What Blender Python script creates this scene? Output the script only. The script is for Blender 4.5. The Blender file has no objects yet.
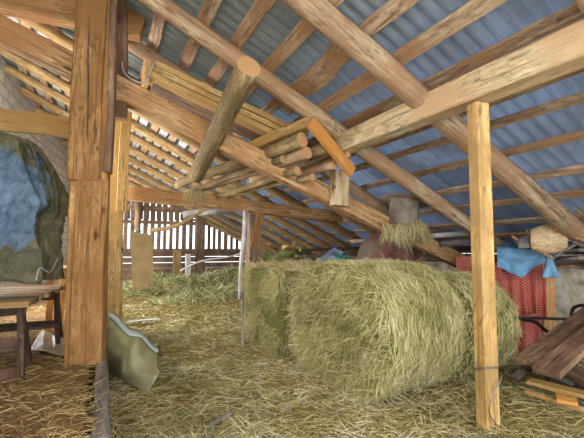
import bpy, bmesh, math, random
import numpy as np
from mathutils import Vector, Matrix, noise
from math import radians, sin, cos, pi
random.seed(7); rng = np.random.default_rng(7)
scene = bpy.context.scene
COL = scene.collection
# ---------------------------------------------------------------- camera
FPX = 376.0; YAW = radians(27); PIT = radians(4.7); EYE = Vector((0, 0, 1.25))
cam = bpy.data.cameras.new('camera'); cam.sensor_width = 36; cam.lens = 36 * FPX / 584; cam.clip_start = .05; cam.clip_end = 300
co = bpy.data.objects.new('camera', cam); COL.objects.link(co)
co.location = EYE; co.rotation_euler = (pi / 2 + PIT, 0, -YAW); scene.camera = co
_F0 = Vector((sin(YAW), cos(YAW), 0)); _R = Vector((cos(YAW), -sin(YAW), 0)); _Z = Vector((0, 0, 1))
_F = _F0 * cos(PIT) + _Z * sin(PIT); _U = -_F0 * sin(PIT) + _Z * cos(PIT)
def at(px, py, X=None, Y=None, Z=None):
    """world point seen at a photograph pixel, on the plane x=X, y=Y or z=Z"""
    r = _F + _R * ((px - 292) / FPX) - _U * ((py - 219) / FPX)
    if X is not None: t = X / r.x
    elif Y is not None: t = Y / r.y
    else: t = (Z - EYE.z) / r.z
    return EYE + r * t
# ---------------------------------------------------------------- materials
def lin(c): return tuple(((v / 255) / 12.92 if v / 255 < .04045 else ((v / 255 + .055) / 1.055) ** 2.4) for v in c) + (1,)
def newmat(name):
    m = bpy.data.materials.new(name); m.use_nodes = True; nt = m.node_tree
    for n in list(nt.nodes): nt.nodes.remove(n)
    out = nt.nodes.new('ShaderNodeOutputMaterial'); b = nt.nodes.new('ShaderNodeBsdfPrincipled')
    nt.links.new(b.outputs[0], out.inputs[0]); b.inputs['Roughness'].default_value = .8
    b.inputs['Specular IOR Level'].default_value = .2
    return m, nt, b
def nd(nt, t, **kw):
    n = nt.nodes.new(t)
    for k, v in kw.items():
        if k.startswith('i_'): n.inputs[int(k[2:])].default_value = v
        else: setattr(n, k, v)
    return n
def ramp(nt, fac, stops):
    r = nt.nodes.new('ShaderNodeValToRGB'); e = r.color_ramp.elements
    while len(e) < len(stops): e.new(.5)
    for el, (p, c) in zip(e, stops): el.position = p; el.color = c
    nt.links.new(fac, r.inputs[0]); return r.outputs[0]
def noise_n(nt, vec, scale, detail=4, rough=.55, dist=0):
    n = nt.nodes.new('ShaderNodeTexNoise'); n.inputs['Scale'].default_value = scale; n.inputs['Detail'].default_value = detail
    n.inputs['Roughness'].default_value = rough; n.inputs['Distortion'].default_value = dist
    if vec is not None: nt.links.new(vec, n.inputs['Vector'])
    return n
def mix(nt, fac, a, b, mode='MIX'):
    n = nt.nodes.new('ShaderNodeMix'); n.data_type = 'RGBA'; n.blend_type = mode
    if isinstance(fac, float): n.inputs[0].default_value = fac
    else: nt.links.new(fac, n.inputs[0])
    for v, i in ((a, 6), (b, 7)):
        if isinstance(v, tuple): n.inputs[i].default_value = v
        else: nt.links.new(v, n.inputs[i])
    return n.outputs[2]
def coords(nt, scale=(1, 1, 1)):
    tc = nt.nodes.new('ShaderNodeTexCoord'); oi = nt.nodes.new('ShaderNodeObjectInfo')
    mu = nt.nodes.new('ShaderNodeVectorMath'); mu.operation = 'MULTIPLY_ADD'
    cv = nt.nodes.new('ShaderNodeCombineXYZ')
    for i in range(3): nt.links.new(oi.outputs['Random'], cv.inputs[i])
    nt.links.new(cv.outputs[0], mu.inputs[0]); mu.inputs[1].default_value = (37, 17, 29); nt.links.new(tc.outputs['Object'], mu.inputs[2])
    mp = nt.nodes.new('ShaderNodeMapping'); mp.inputs['Scale'].default_value = scale
    nt.links.new(mu.outputs[0], mp.inputs[0]); return mp.outputs[0], oi
def bump(nt, h, b, strength, dist=.01):
    n = nt.nodes.new('ShaderNodeBump'); n.inputs['Strength'].default_value = strength; n.inputs['Distance'].default_value = dist
    nt.links.new(h, n.inputs['Height']); nt.links.new(n.outputs[0], b.inputs['Normal'])
def wood(name, dark, mid, light, crack=(50, 30, 18), stain=None, rough=.75, grain=1.0, bstr=.9):
    m, nt, b = newmat(name); v, oi = coords(nt, (1.2, 14, 14)); v2, _ = coords(nt, (1, 1, 1)); v3, _ = coords(nt, (.7, 34, 34)); vk, _ = coords(nt, (1.6, 5, 5))
    n1 = noise_n(nt, v, 1.6 * grain, 5, .6, .6); n2 = noise_n(nt, v3, 1.5, 4, .7); n3 = noise_n(nt, v2, 2.2, 3, .5)
    c = ramp(nt, n1.outputs[0], [(.3, lin(dark)), (.5, lin(mid)), (.68, lin(light))])
    # knots
    vo = nt.nodes.new('ShaderNodeTexVoronoi'); vo.inputs['Scale'].default_value = 1.3; nt.links.new(vk, vo.inputs['Vector'])
    k = ramp(nt, vo.outputs['Distance'], [(.06, (1, 1, 1, 1)), (.15, (0, 0, 0, 1))])
    c = mix(nt, k, c, lin([x * .5 for x in dark]))
    # fine dark cracks along the grain
    cr = ramp(nt, n2.outputs[0], [(.34, (1, 1, 1, 1)), (.44, (0, 0, 0, 1))])
    crm = nt.nodes.new('ShaderNodeMath'); crm.operation = 'MULTIPLY'; crm.inputs[1].default_value = .85; nt.links.new(cr, crm.inputs[0])
    c = mix(nt, crm.outputs[0], c, lin(crack))
    v4, _ = coords(nt, (2.5, 9, 9)); n4 = noise_n(nt, v4, 2.4, 6, .75, 1.2)
    c = mix(nt, ramp(nt, n4.outputs[0], [(.36, (.75, .75, .75, 1)), (.5, (0, 0, 0, 1))]), c, lin([x * .62 for x in dark]))
    c = mix(nt, ramp(nt, n4.outputs[0], [(.58, (0, 0, 0, 1)), (.72, (.5, .5, .5, 1))]), c, lin([min(255, x * 1.12) for x in light]))
    # broad weather stain
    s = ramp(nt, n3.outputs[0], [(.40, (0, 0, 0, 1)), (.6, (.85, .85, .85, 1))])
    c = mix(nt, s, c, lin(stain or [x * .75 for x in mid]))
    hs = nt.nodes.new('ShaderNodeHueSaturation'); nt.links.new(c, hs.inputs['Color'])
    mr = nt.nodes.new('ShaderNodeMapRange'); mr.inputs[3].default_value = .82; mr.inputs[4].default_value = 1.18
    nt.links.new(oi.outputs['Random'], mr.inputs[0]); nt.links.new(mr.outputs[0], hs.inputs['Value'])
    nt.links.new(hs.outputs[0], b.inputs['Base Color']); b.inputs['Roughness'].default_value = rough
    ad = nt.nodes.new('ShaderNodeMath'); nt.links.new(n1.outputs[0], ad.inputs[0]); nt.links.new(n2.outputs[0], ad.inputs[1])
    bump(nt, ad.outputs[0], b, bstr, .012)
    return m
M = {}
M['post'] = wood('orange_post_wood', (136, 96, 54), (178, 132, 80), (204, 162, 108), crack=(78, 52, 30), stain=(152, 108, 62))
M['yellow'] = wood('yellow_wood', (160, 122, 68), (208, 170, 108), (230, 200, 142), crack=(108, 76, 42), stain=(190, 150, 88))
M['pine'] = wood('pine_post_wood', (188, 142, 80), (216, 174, 108), (230, 196, 138), crack=(136, 94, 52), bstr=.4)
M['purlin'] = wood('pale_beam_wood', (176, 150, 110), (212, 190, 148), (230, 214, 178), crack=(104, 80, 60), stain=(196, 162, 122))
M['strut'] = wood('strut_wood', (142, 104, 66), (188, 148, 102), (212, 178, 132), crack=(80, 56, 38), stain=(170, 122, 76))
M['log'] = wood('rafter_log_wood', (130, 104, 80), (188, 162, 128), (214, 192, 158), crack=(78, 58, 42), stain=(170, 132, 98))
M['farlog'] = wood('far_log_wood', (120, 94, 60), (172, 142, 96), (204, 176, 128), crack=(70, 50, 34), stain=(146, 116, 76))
M['batten'] = wood('batten_wood', (136, 108, 84), (188, 162, 132), (212, 190, 160), crack=(76, 56, 44), stain=(172, 132, 96))
M['pale'] = wood('weathered_white_wood', (178, 172, 164), (214, 208, 204), (236, 232, 230), crack=(120, 110, 100))
M['grey'] = wood('grey_wood', (104, 94, 88), (148, 138, 130), (182, 172, 162), crack=(58, 50, 46))
M['dark'] = wood('dark_wood', (62, 46, 38), (104, 82, 68), (140, 116, 98), crack=(30, 22, 20))
M['brown'] = wood('brown_wood', (92, 68, 50), (138, 108, 84), (168, 138, 112), crack=(50, 36, 28))
M['orange'] = wood('fresh_orange_wood', (190, 128, 60), (216, 158, 86), (232, 184, 116), crack=(140, 88, 44), stain=(206, 142, 72), bstr=.3)
M['bark'] = wood('bark_log', (122, 100, 68), (170, 146, 102), (202, 178, 132), crack=(68, 52, 34), bstr=.9)
M['board'] = wood('back_board_wood', (104, 80, 62), (150, 122, 96), (178, 150, 124), crack=(60, 44, 34))
def endmat():
    m, nt, b = newmat('sawn_end_grain'); tc = nt.nodes.new('ShaderNodeTexCoord'); w = nt.nodes.new('ShaderNodeTexWave')
    w.wave_type = 'RINGS'; w.rings_direction = 'X'; w.inputs['Scale'].default_value = 22; w.inputs['Distortion'].default_value = 1.5
    nt.links.new(tc.outputs['Object'], w.inputs['Vector'])
    n = noise_n(nt, tc.outputs['Object'], 12)
    c = ramp(nt, w.outputs[0], [(.1, lin((160, 118, 72))), (.8, lin((208, 170, 116)))])
    c = mix(nt, n.outputs[0], c, lin((188, 142, 100))); nt.links.new(c, b.inputs['Base Color']); return m
M['end'] = endmat()
def metal_roof():
    m, nt, b = newmat('galvanised_corrugated_metal'); v, oi = coords(nt, (1, 1, 1)); tc = nt.nodes.new('ShaderNodeTexCoord')
    n = noise_n(nt, tc.outputs['Object'], 3, 5, .65); n2 = noise_n(nt, tc.outputs['Object'], 60, 3, .6)
    # sheets: each lapped sheet has aged to its own grey
    mp = nt.nodes.new('ShaderNodeMapping'); mp.inputs['Scale'].default_value = (.55, 1.2, 0); nt.links.new(tc.outputs['Object'], mp.inputs[0])
    fl = nt.nodes.new('ShaderNodeVectorMath'); fl.operation = 'FLOOR'; nt.links.new(mp.outputs[0], fl.inputs[0])
    wn = nt.nodes.new('ShaderNodeTexWhiteNoise'); nt.links.new(fl.outputs[0], wn.inputs[0])
    c = ramp(nt, wn.outputs[0], [(0, lin((150, 160, 174))), (.5, lin((170, 180, 194))), (1, lin((136, 146, 160)))])
    # greener grey base colour towards the ridge
    sx = nt.nodes.new('ShaderNodeSeparateXYZ'); nt.links.new(tc.outputs['Object'], sx.inputs[0])
    mr = nt.nodes.new('ShaderNodeMapRange'); mr.inputs[1].default_value = 1.2; mr.inputs[2].default_value = 2.6; nt.links.new(sx.outputs[0], mr.inputs[0])
    c = mix(nt, mr.outputs[0], lin((136, 138, 128)), c)
    d = ramp(nt, n.outputs[0], [(.4, (0, 0, 0, 1)), (.75, (.6, .6, .6, 1))]); c = mix(nt, d, c, lin((118, 120, 118)))
    s = ramp(nt, n2.outputs[0], [(.58, (0, 0, 0, 1)), (.7, (.4, .4, .4, 1))]); c = mix(nt, s, c, lin((186, 192, 200)))
    nt.links.new(c, b.inputs['Base Color']); b.inputs['Metallic'].default_value = .3; b.inputs['Roughness'].default_value = .42
    return m
M['roof'] = metal_roof()
def plain(name, c, rough=.8, metal=0., var=.25, scale=6, bs=.2, dirt=None):
    m, nt, b = newmat(name); tc = nt.nodes.new('ShaderNodeTexCoord'); n = noise_n(nt, tc.outputs['Object'], scale, 5, .6)
    cc = ramp(nt, n.outputs[0], [(.3, lin([x * (1 - var) for x in c])), (.7, lin([min(255, x * (1 + var * .5)) for x in c]))])
    if dirt:
        n2 = noise_n(nt, tc.outputs['Object'], scale * .4, 4, .6); f = ramp(nt, n2.outputs[0], [(.45, (0, 0, 0, 1)), (.6, (.9, .9, .9, 1))]); cc = mix(nt, f, cc, lin(dirt))
    nt.links.new(cc, b.inputs['Base Color']); b.inputs['Roughness'].default_value = rough; b.inputs['Metallic'].default_value = metal
    bump(nt, n.outputs[0], b, bs, .02); return m
M['iron'] = plain('dark_iron', (74, 68, 66), .5, .6)
M['wire'] = plain('steel_wire', (150, 146, 140), .4, .8)
M['string'] = plain('pale_string', (196, 190, 184), .8)
M['rust'] = plain('rusty_red_sheet', (136, 92, 80), .7, .2, .4, 4, .4, dirt=(124, 112, 100))
M['dustmetal'] = plain('dusty_grey_metal', (150, 138, 122), .8, .1, .3, 5, .4)
M['web'] = plain('dusty_cobweb', (140, 112, 78), .9)
M['tealcloth'] = plain('teal_plastic', (70, 160, 150), .5)
M['greyblue'] = plain('grey_blue_sheet', (130, 140, 160), .6)
M['yellowpaint'] = plain('yellow_board', (226, 178, 60), .6)
M['plaster'] = plain('lime_plaster_stone', (176, 164, 142), .9, 0, .35, 9, 1.0, dirt=(214, 208, 192))
M['tarpgreen'] = plain('olive_tarpaulin', (140, 138, 96), .42, 0, .2, 3, .3, dirt=(160, 156, 124))
M['tarpblue2'] = plain('light_blue_tarpaulin', (112, 156, 188), .5, 0, .2, 5, .4)
M['plastic'] = plain('pale_plastic_film', (176, 164, 132), .35, 0, .15, 5, .3)
M['hem'] = plain('grey_green_hem', (166, 176, 166), .45, 0, .15, 4)
M['panel'] = plain('olive_board_panel', (150, 128, 88), .8, 0, .15, 3, .1)
def brick():
    m, nt, b = newmat('whitewashed_brick'); tc = nt.nodes.new('ShaderNodeTexCoord'); mp = nt.nodes.new('ShaderNodeMapping')
    mp.inputs['Rotation'].default_value = (0, 0, 0); sx = nt.nodes.new('ShaderNodeSeparateXYZ'); cx = nt.nodes.new('ShaderNodeCombineXYZ')
    nt.links.new(tc.outputs['Object'], sx.inputs[0]); ad = nt.nodes.new('ShaderNodeMath'); nt.links.new(sx.outputs[0], ad.inputs[0]); nt.links.new(sx.outputs[1], ad.inputs[1])
    nt.links.new(ad.outputs[0], cx.inputs[0]); nt.links.new(sx.outputs[2], cx.inputs[1])
    br = nt.nodes.new('ShaderNodeTexBrick'); nt.links.new(cx.outputs[0], br.inputs['Vector']); br.inputs['Scale'].default_value = 1
    br.inputs['Brick Width'].default_value = .5; br.inputs['Row Height'].default_value = .22; br.inputs['Mortar Size'].default_value = .012
    br.inputs['Color1'].default_value = lin((226, 222, 216)); br.inputs['Color2'].default_value = lin((206, 202, 198)); br.inputs['Mortar'].default_value = lin((150, 146, 140))
    n = noise_n(nt, tc.outputs['Object'], 5, 5, .6); c = mix(nt, ramp(nt, n.outputs[0], [(.4, (0, 0, 0, 1)), (.7, (.5, .5, .5, 1))]), br.outputs[0], lin((168, 160, 146)))
    nt.links.new(c, b.inputs['Base Color']); bump(nt, br.outputs[1], b, -.4, .01); return m
M['brick'] = brick()
def tarp_two():
    m, nt, b = newmat('olive_and_blue_tarpaulin'); tc = nt.nodes.new('ShaderNodeTexCoord')
    sx = nt.nodes.new('ShaderNodeSeparateXYZ'); nt.links.new(tc.outputs['Object'], sx.inputs[0])
    n = noise_n(nt, tc.outputs['Object'], 2.2, 3, .5); n2 = noise_n(nt, tc.outputs['Object'], 5, 5, .65, 1.5)
    # blue side shows in the lower middle where the sheet is turned over
    d = nt.nodes.new('ShaderNodeVectorMath'); d.operation = 'DISTANCE'; nt.links.new(tc.outputs['UV'], d.inputs[0]); d.inputs[1].default_value = (.36, .38, 0)
    a = nt.nodes.new('ShaderNodeMath'); a.operation = 'ADD'; nt.links.new(d.outputs['Value'], a.inputs[0])
    mm = nt.nodes.new('ShaderNodeMath'); mm.operation = 'MULTIPLY_ADD'; nt.links.new(n.outputs[0], mm.inputs[0]); mm.inputs[1].default_value = .5; mm.inputs[2].default_value = -.25
    nt.links.new(mm.outputs[0], a.inputs[1])
    f = ramp(nt, a.outputs[0], [(.27, (1, 1, 1, 1)), (.31, (0, 0, 0, 1))])
    blue = ramp(nt, n2.outputs[0], [(.3, lin((76, 98, 122))), (.7, lin((144, 170, 192)))])
    ol = ramp(nt, n2.outputs[0], [(.3, lin((84, 86, 66))), (.7, lin((146, 144, 112)))])
    c = mix(nt, f, ol, blue); nt.links.new(c, b.inputs['Base Color']); b.inputs['Roughness'].default_value = .45
    bump(nt, n2.outputs[0], b, .8, .09); return m
M['tarp'] = tarp_two()
def dots():
    m, nt, b = newmat('red_cloth_white_dots'); tc = nt.nodes.new('ShaderNodeTexCoord')
    mp = nt.nodes.new('ShaderNodeMapping'); mp.inputs['Scale'].default_value = (26, 34, 1); mp.inputs['Rotation'].default_value = (0, 0, radians(45))
    nt.links.new(tc.outputs['UV'], mp.inputs[0])
    fr = nt.nodes.new('ShaderNodeVectorMath'); fr.operation = 'FRACTION'; nt.links.new(mp.outputs[0], fr.inputs[0])
    d = nt.nodes.new('ShaderNodeVectorMath'); d.operation = 'DISTANCE'; nt.links.new(fr.outputs[0], d.inputs[0]); d.inputs[1].default_value = (.5, .5, 0)
    f = ramp(nt, d.outputs['Value'], [(.2, (1, 1, 1, 1)), (.28, (0, 0, 0, 1))])
    n = noise_n(nt, tc.outputs['Object'], 5, 4); r = ramp(nt, n.outputs[0], [(.3, lin((138, 52, 44))), (.7, lin((186, 80, 66)))])
    c = mix(nt, f, r, lin((226, 176, 160))); nt.links.new(c, b.inputs['Base Color']); return m
M['dots'] = dots()
def straw(name, cols, trans=.15):
    m, nt, b = newmat(name); g = nt.nodes.new('ShaderNodeNewGeometry')
    tc = nt.nodes.new('ShaderNodeTexCoord'); n = noise_n(nt, tc.outputs['Object'], 2.2, 3, .6)
    ad = nt.nodes.new('ShaderNodeMath'); ad.operation = 'MULTIPLY_ADD'; nt.links.new(n.outputs[0], ad.inputs[0]); ad.inputs[1].default_value = 1.1
    hf = nt.nodes.new('ShaderNodeMath'); hf.operation = 'MULTIPLY_ADD'; nt.links.new(g.outputs['Random Per Island'], hf.inputs[0]); hf.inputs[1].default_value = .75; hf.inputs[2].default_value = -.42
    nt.links.new(hf.outputs[0], ad.inputs[2])
    k = len(cols); c = ramp(nt, ad.outputs[0], [(i / (k - 1), lin(q)) for i, q in enumerate(cols)])
    nt.links.new(c, b.inputs['Base Color']); b.inputs['Roughness'].default_value = .6; return m
M['hay'] = straw('loose_hay_straw', [(104, 92, 50), (156, 140, 84), (196, 180, 122), (222, 208, 160), (240, 234, 206)])
M['bale'] = straw('green_hay_straw', [(98, 96, 54), (152, 146, 88), (196, 188, 126), (224, 214, 160), (242, 234, 198)])
M['greenhay'] = straw('dull_green_hay', [(98, 104, 62), (138, 142, 90), (170, 172, 122), (206, 204, 160)])
M['brownhay'] = straw('trodden_brown_hay', [(104, 82, 50), (154, 128, 80), (192, 166, 110), (222, 200, 148)])
def haybase(name, cols):
    m, nt, b = newmat(name); tc = nt.nodes.new('ShaderNodeTexCoord')
    n = noise_n(nt, tc.outputs['Object'], 34, 6, .8, 2.5); n2 = noise_n(nt, tc.outputs['Object'], 3, 3)
    c = ramp(nt, n.outputs[0], [(.3, lin(cols[0])), (.5, lin(cols[1])), (.68, lin(cols[2]))])
    c = mix(nt, ramp(nt, n2.outputs[0], [(.45, (0, 0, 0, 1)), (.65, (.6, .6, .6, 1))]), c, lin(cols[1]))
    nt.links.new(c, b.inputs['Base Color']); bump(nt, n.outputs[0], b, .8, .03); return m
M['haybase'] = haybase('hay_litter', [(84, 72, 38), (138, 122, 66), (190, 172, 108)])
M['balebase'] = haybase('packed_hay', [(74, 78, 38), (120, 120, 62), (170, 164, 96)])
M['brownbase'] = haybase('brown_litter', [(92, 68, 44), (140, 110, 70), (184, 154, 104)])
# ---------------------------------------------------------------- object helpers
def tag(o, label=None, cat=None, group=None, kind=None):
    if label: o['label'] = label
    if cat: o['category'] = cat
    if group: o['group'] = group
    if kind: o['kind'] = kind
    return o
def link(name, me, mat, parent=None, mw=None, smooth=False):
    o = bpy.data.objects.new(name, me); COL.objects.link(o)
    for mm in (mat if isinstance(mat, (list, tuple)) else [mat]): me.materials.append(mm)
    if mw is not None: o.matrix_world = mw
    if parent is not None:
        o.parent = parent; pm = PMW.get(parent.name, Matrix()); o.matrix_parent_inverse = Matrix(); o.matrix_basis = pm.inverted() @ (mw if mw is not None else Matrix())
    PMW[o.name] = (mw if mw is not None else Matrix()).copy()
    if smooth:
        for p in me.polygons: p.use_smooth = True
    return o
PMW = {}
def empty(name, loc, label, cat, group=None):
    o = bpy.data.objects.new(name, None); COL.objects.link(o); o.location = loc; o.empty_display_size = .1
    PMW[o.name] = Matrix.Translation(Vector(loc)); return tag(o, label, cat, group)
def frame_mat(a, b, up=(0, 0, 1), roll=0):
    a = Vector(a); b = Vector(b); x = (b - a).normalized(); up = Vector(up)
    if abs(x.dot(up.normalized())) > .98: up = Vector((0, 1, 0))
    y = up.cross(x).normalized(); z = x.cross(y)
    m = Matrix((x, y, z)).transposed().to_4x4()
    if roll: m = m @ Matrix.Rotation(roll, 4, 'X')
    m.translation = a; return m, (b - a).length
def beam(name, a, b, w, h, mat, parent=None, up=(0, 0, 1), roll=0, bow=.0, jit=.004, bev=.006, taper=1.0, cut=0.0, seg=None):
    """squared timber from a to b; w across, h along up"""
    mw, L = frame_mat(a, b, up, roll); n = seg or max(2, min(24, int(L / .25))); bm = bmesh.new(); rings = []
    ph = random.uniform(0, 6); q = min(w, h)
    prof = [(-1, -1, 1, 0), (-1, -1, 0, 1), (-1, 1, 0, -1), (-1, 1, 1, 0), (1, 1, -1, 0), (1, 1, 0, -1), (1, -1, 0, 1), (1, -1, -1, 0)]
    for i in range(n + 1):
        t = i / n; s = 1 + (taper - 1) * t; oy = bow * sin(t * pi) + jit * sin(ph + t * 7); oz = bow * .6 * sin(t * pi + .5) * (1 if bow else 0) + jit * sin(ph * 2 + t * 9)
        r = []
        for (sy, sz, dy, dz) in prof:
            y = sy * w / 2 * s + dy * bev + oy + random.uniform(-jit, jit) * .4; z = sz * h / 2 * s + dz * bev + oz + random.uniform(-jit, jit) * .4
            x = t * L + (cut * (z / h) if i == n else 0)
            r.append(bm.verts.new((x, y, z)))
        rings.append(r)
    for i in range(n):
        for k in range(8):
            bm.faces.new((rings[i][k], rings[i + 1][k], rings[i + 1][(k + 1) % 8], rings[i][(k + 1) % 8]))
    f = bm.faces.new(rings[0]); f.material_index = 1; f = bm.faces.new(rings[-1][::-1]); f.material_index = 1
    bmesh.ops.recalc_face_normals(bm, faces=bm.faces)
    me = bpy.data.meshes.new(name); bm.to_mesh(me); bm.free()
    return link(name, me, [mat, M['end']] if h > .045 and w > .045 else [mat, mat], parent, mw)
def log(name, a, b, r0, r1, mat, parent=None, bow=.03, wob=.06, sq=1.0, sides=14, ends=True, flat=0.0):
    mw, L = frame_mat(a, b); n = max(4, min(40, int(L / .12))); bm = bmesh.new(); rings = []
    sd = random.uniform(0, 50); bx = random.uniform(-bow, bow); by = random.uniform(-bow, bow)
    for i in range(n + 1):
        t = i / n; r = r0 + (r1 - r0) * t; ring = []
        for k in range(sides):
            an = 2 * pi * k / sides
            d = 1 + wob * noise.noise(Vector((t * L * 2.5 + sd, cos(an) * 1.2, sin(an) * 1.2))) * 2
            y = cos(an) * r * d; z = sin(an) * r * d * sq
            if flat: y = max(-r * flat, min(r * flat, y)); z = max(-r * flat, min(r * flat, z))
            ring.append(bm.verts.new((t * L, y + bx * sin(t * pi) + .3 * bow * sin(t * 9 + sd), z + by * sin(t * pi) + .3 * bow * sin(t * 7 + sd * 2))))
        rings.append(ring)
    for i in range(n):
        for k in range(sides):
            f = bm.faces.new((rings[i][k], rings[i + 1][k], rings[i + 1][(k + 1) % sides], rings[i][(k + 1) % sides])); f.smooth = True
    f = bm.faces.new(rings[0]); f.material_index = 1; f = bm.faces.new(rings[-1][::-1]); f.material_index = 1
    bmesh.ops.recalc_face_normals(bm, faces=bm.faces)
    me = bpy.data.meshes.new(name); bm.to_mesh(me); bm.free()
    return link(name, me, [mat, M['end'] if ends else mat], parent, mw)
def tube(name, pts, r, mat, parent=None, sides=8, smooth_pts=True, closed=False):
    pts = [Vector(p) for p in pts]
    if smooth_pts and len(pts) > 2:
        q = []; P = pts if not closed else pts + [pts[0]]
        for i in range(len(P) - 1):
            p0 = P[max(0, i - 1)]; p1 = P[i]; p2 = P[i + 1]; p3 = P[min(len(P) - 1, i + 2)]
            for k in range(6):
                t = k / 6; q.append(.5 * ((2 * p1) + (p2 - p0) * t + (2 * p0 - 5 * p1 + 4 * p2 - p3) * t * t + (3 * p1 - p0 - 3 * p2 + p3) * t ** 3))
        q.append(P[-1]); pts = q
    o0 = pts[0].copy(); bm = bmesh.new(); rings = []; rr = r if callable(r) else (lambda t: r)
    up = Vector((0, 0, 1))
    for i, p in enumerate(pts):
        d = (pts[min(i + 1, len(pts) - 1)] - pts[max(0, i - 1)]).normalized()
        if abs(d.dot(up)) > .95: up = Vector((1, 0, 0)) if abs(d.x) < .8 else Vector((0, 1, 0))
        y = up.cross(d).normalized(); z = d.cross(y); R_ = rr(i / (len(pts) - 1))
        rings.append([bm.verts.new(p - o0 + y * cos(2 * pi * k / sides) * R_ + z * sin(2 * pi * k / sides) * R_) for k in range(sides)])
    for i in range(len(rings) - 1):
        for k in range(sides): bm.faces.new((rings[i][k], rings[i + 1][k], rings[i + 1][(k + 1) % sides], rings[i][(k + 1) % sides])).smooth = True
    bm.faces.new(rings[0]); bm.faces.new(rings[-1][::-1]); bmesh.ops.recalc_face_normals(bm, faces=bm.faces)
    me = bpy.data.meshes.new(name); bm.to_mesh(me); bm.free(); return link(name, me, mat, parent, Matrix.Translation(o0))
def grid(name, fn, nu, nv, mat, parent=None, thick=0.0, origin=None, uv=True, smooth=True):
    """surface fn(u,v) -> world point, optional thickness"""
    o0 = Vector(origin) if origin is not None else Vector(fn(.5, .5)); bm = bmesh.new(); uvl = bm.loops.layers.uv.new('uv')
    V = [[bm.verts.new(Vector(fn(i / nu, j / nv)) - o0) for j in range(nv + 1)] for i in range(nu + 1)]
    for i in range(nu):
        for j in range(nv):
            f = bm.faces.new((V[i][j], V[i + 1][j], V[i + 1][j + 1], V[i][j + 1]))
            for lp, (a, b_) in zip(f.loops, ((i, j), (i + 1, j), (i + 1, j + 1), (i, j + 1))): lp[uvl].uv = (a / nu, b_ / nv)
            f.smooth = smooth
    if thick: bmesh.ops.recalc_face_normals(bm, faces=bm.faces); bmesh.ops.solidify(bm, geom=bm.faces[:], thickness=thick)
    me = bpy.data.meshes.new(name); bm.to_mesh(me); bm.free(); return link(name, me, mat, parent, Matrix.Translation(o0), smooth)
def strands(name, P, D, L, W, mat, parent=None, droop=.3, curl=.35, origin=(0, 0, 0)):
    """bent thin blades: P roots (n,3), D directions (n,3), L lengths, W widths"""
    n = len(P); D = D / np.maximum(1e-6, np.linalg.norm(D, axis=1))[:, None]
    side = np.cross(D, rng.normal(size=(n, 3))); side /= np.maximum(1e-6, np.linalg.norm(side, axis=1))[:, None]
    bend = rng.normal(size=(n, 3)) * curl; bend[:, 2] -= droop * rng.random(n)
    V = np.zeros((n, 7, 3)); o = np.array(origin)
    for i, t in enumerate((0, .35, .7, 1.0)):
        c = P + D * (L * t)[:, None] + bend * (L * t * t)[:, None]; w = (W * (1, .95, .8, 0)[i] / 2)[:, None]
        if i < 3: V[:, 2 * i] = c - side * w; V[:, 2 * i + 1] = c + side * w
        else: V[:, 6] = c
    V -= o
    b = np.arange(n)[:, None] * 7
    q = np.stack([b + np.array([[0, 1, 3, 2]]), b + np.array([[2, 3, 5, 4]])], 1).reshape(-1, 4); tr = (b + np.array([[4, 5, 6]]))
    me = bpy.data.meshes.new(name); nq = len(q); nt_ = len(tr)
    me.vertices.add(n * 7); me.vertices.foreach_set('co', V.reshape(-1).astype(np.float32))
    me.loops.add(nq * 4 + nt_ * 3); me.polygons.add(nq + nt_)
    me.loops.foreach_set('vertex_index', np.concatenate([q.reshape(-1), tr.reshape(-1)]).astype(np.int32))
    ls = np.concatenate([np.arange(nq) * 4, nq * 4 + np.arange(nt_) * 3]).astype(np.int32); me.polygons.foreach_set('loop_start', ls)
    me.update(calc_edges=True); me.validate()
    return link(name, me, mat, parent, Matrix.Translation(Vector(origin)))
def fbm(x, y, s, seed=0): return noise.fractal(Vector((x * s + seed, y * s - seed, seed * .7)), 1.0, 2.0, 4)
# ---------------------------------------------------------------- roof
SL = .47; Z0 = 3.92
def rz(x): return Z0 - SL * x
XR0, XR1 = -3.2, 5.75; YB = 13.6
NRM = Vector((SL, 0, 1)).normalized()
def roof():
    per = .128; amp = .032; ny = int((YB + .5 + 2.2) / per) * 8; xs = [XR0, 0, 3.0, XR1]; bm = bmesh.new(); rows = []
    for j in range(ny + 1):
        y = -2.2 + j * per / 8; a = amp * (.45 * cos(2 * pi * j / 8) + .55 * (1 - 2 * abs(sin(pi * j / 8))))
        rows.append([bm.verts.new((x, y, rz(x) + a)) for x in xs])
    for j in range(ny):
        for i in range(len(xs) - 1): bm.faces.new((rows[j][i], rows[j + 1][i], rows[j + 1][i + 1], rows[j][i + 1])).smooth = True
    bmesh.ops.solidify(bm, geom=bm.faces[:], thickness=.002)
    me = bpy.data.meshes.new('ceiling'); bm.to_mesh(me); bm.free(); o = link('ceiling', me, M['roof']); o['kind'] = 'structure'
roof()
BT = .032; DZ = .055
ordn = ['lowest', 'second', 'third', 'fourth', 'fifth', 'sixth', 'seventh', 'eighth', 'ninth', 'tenth', 'eleventh', 'twelfth', 'thirteenth', 'fourteenth', 'fifteenth', 'sixteenth', 'seventeenth', 'eighteenth', 'nineteenth']
bxs = [5.1, 4.72, 4.31, 3.93, 3.55, 3.17, 2.85, 2.5, 2.14, 1.85, 1.5, 1.14, .80, .44, .08, -.28, -.64, -1.0, -1.36]
for i, x in enumerate(bxs):
    z = rz(x) - DZ - BT / 2
    w = .135 if x < 2.8 else .095
    o = beam('roof_batten', (x + random.uniform(-.03, .03), -2, z + .004), (x + random.uniform(-.04, .04), YB, z), w, BT, M['batten'], up=NRM, bow=random.uniform(-.03, .03), jit=.014, seg=60)
    tag(o, ('lowest rough roof batten under the tin, nearest the low stone wall' if i == 0 else f'rough brown roof batten under the corrugated tin, {ordn[i]} up from the stone wall'), 'roof batten', 'roof battens nailed under the tin')
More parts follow.
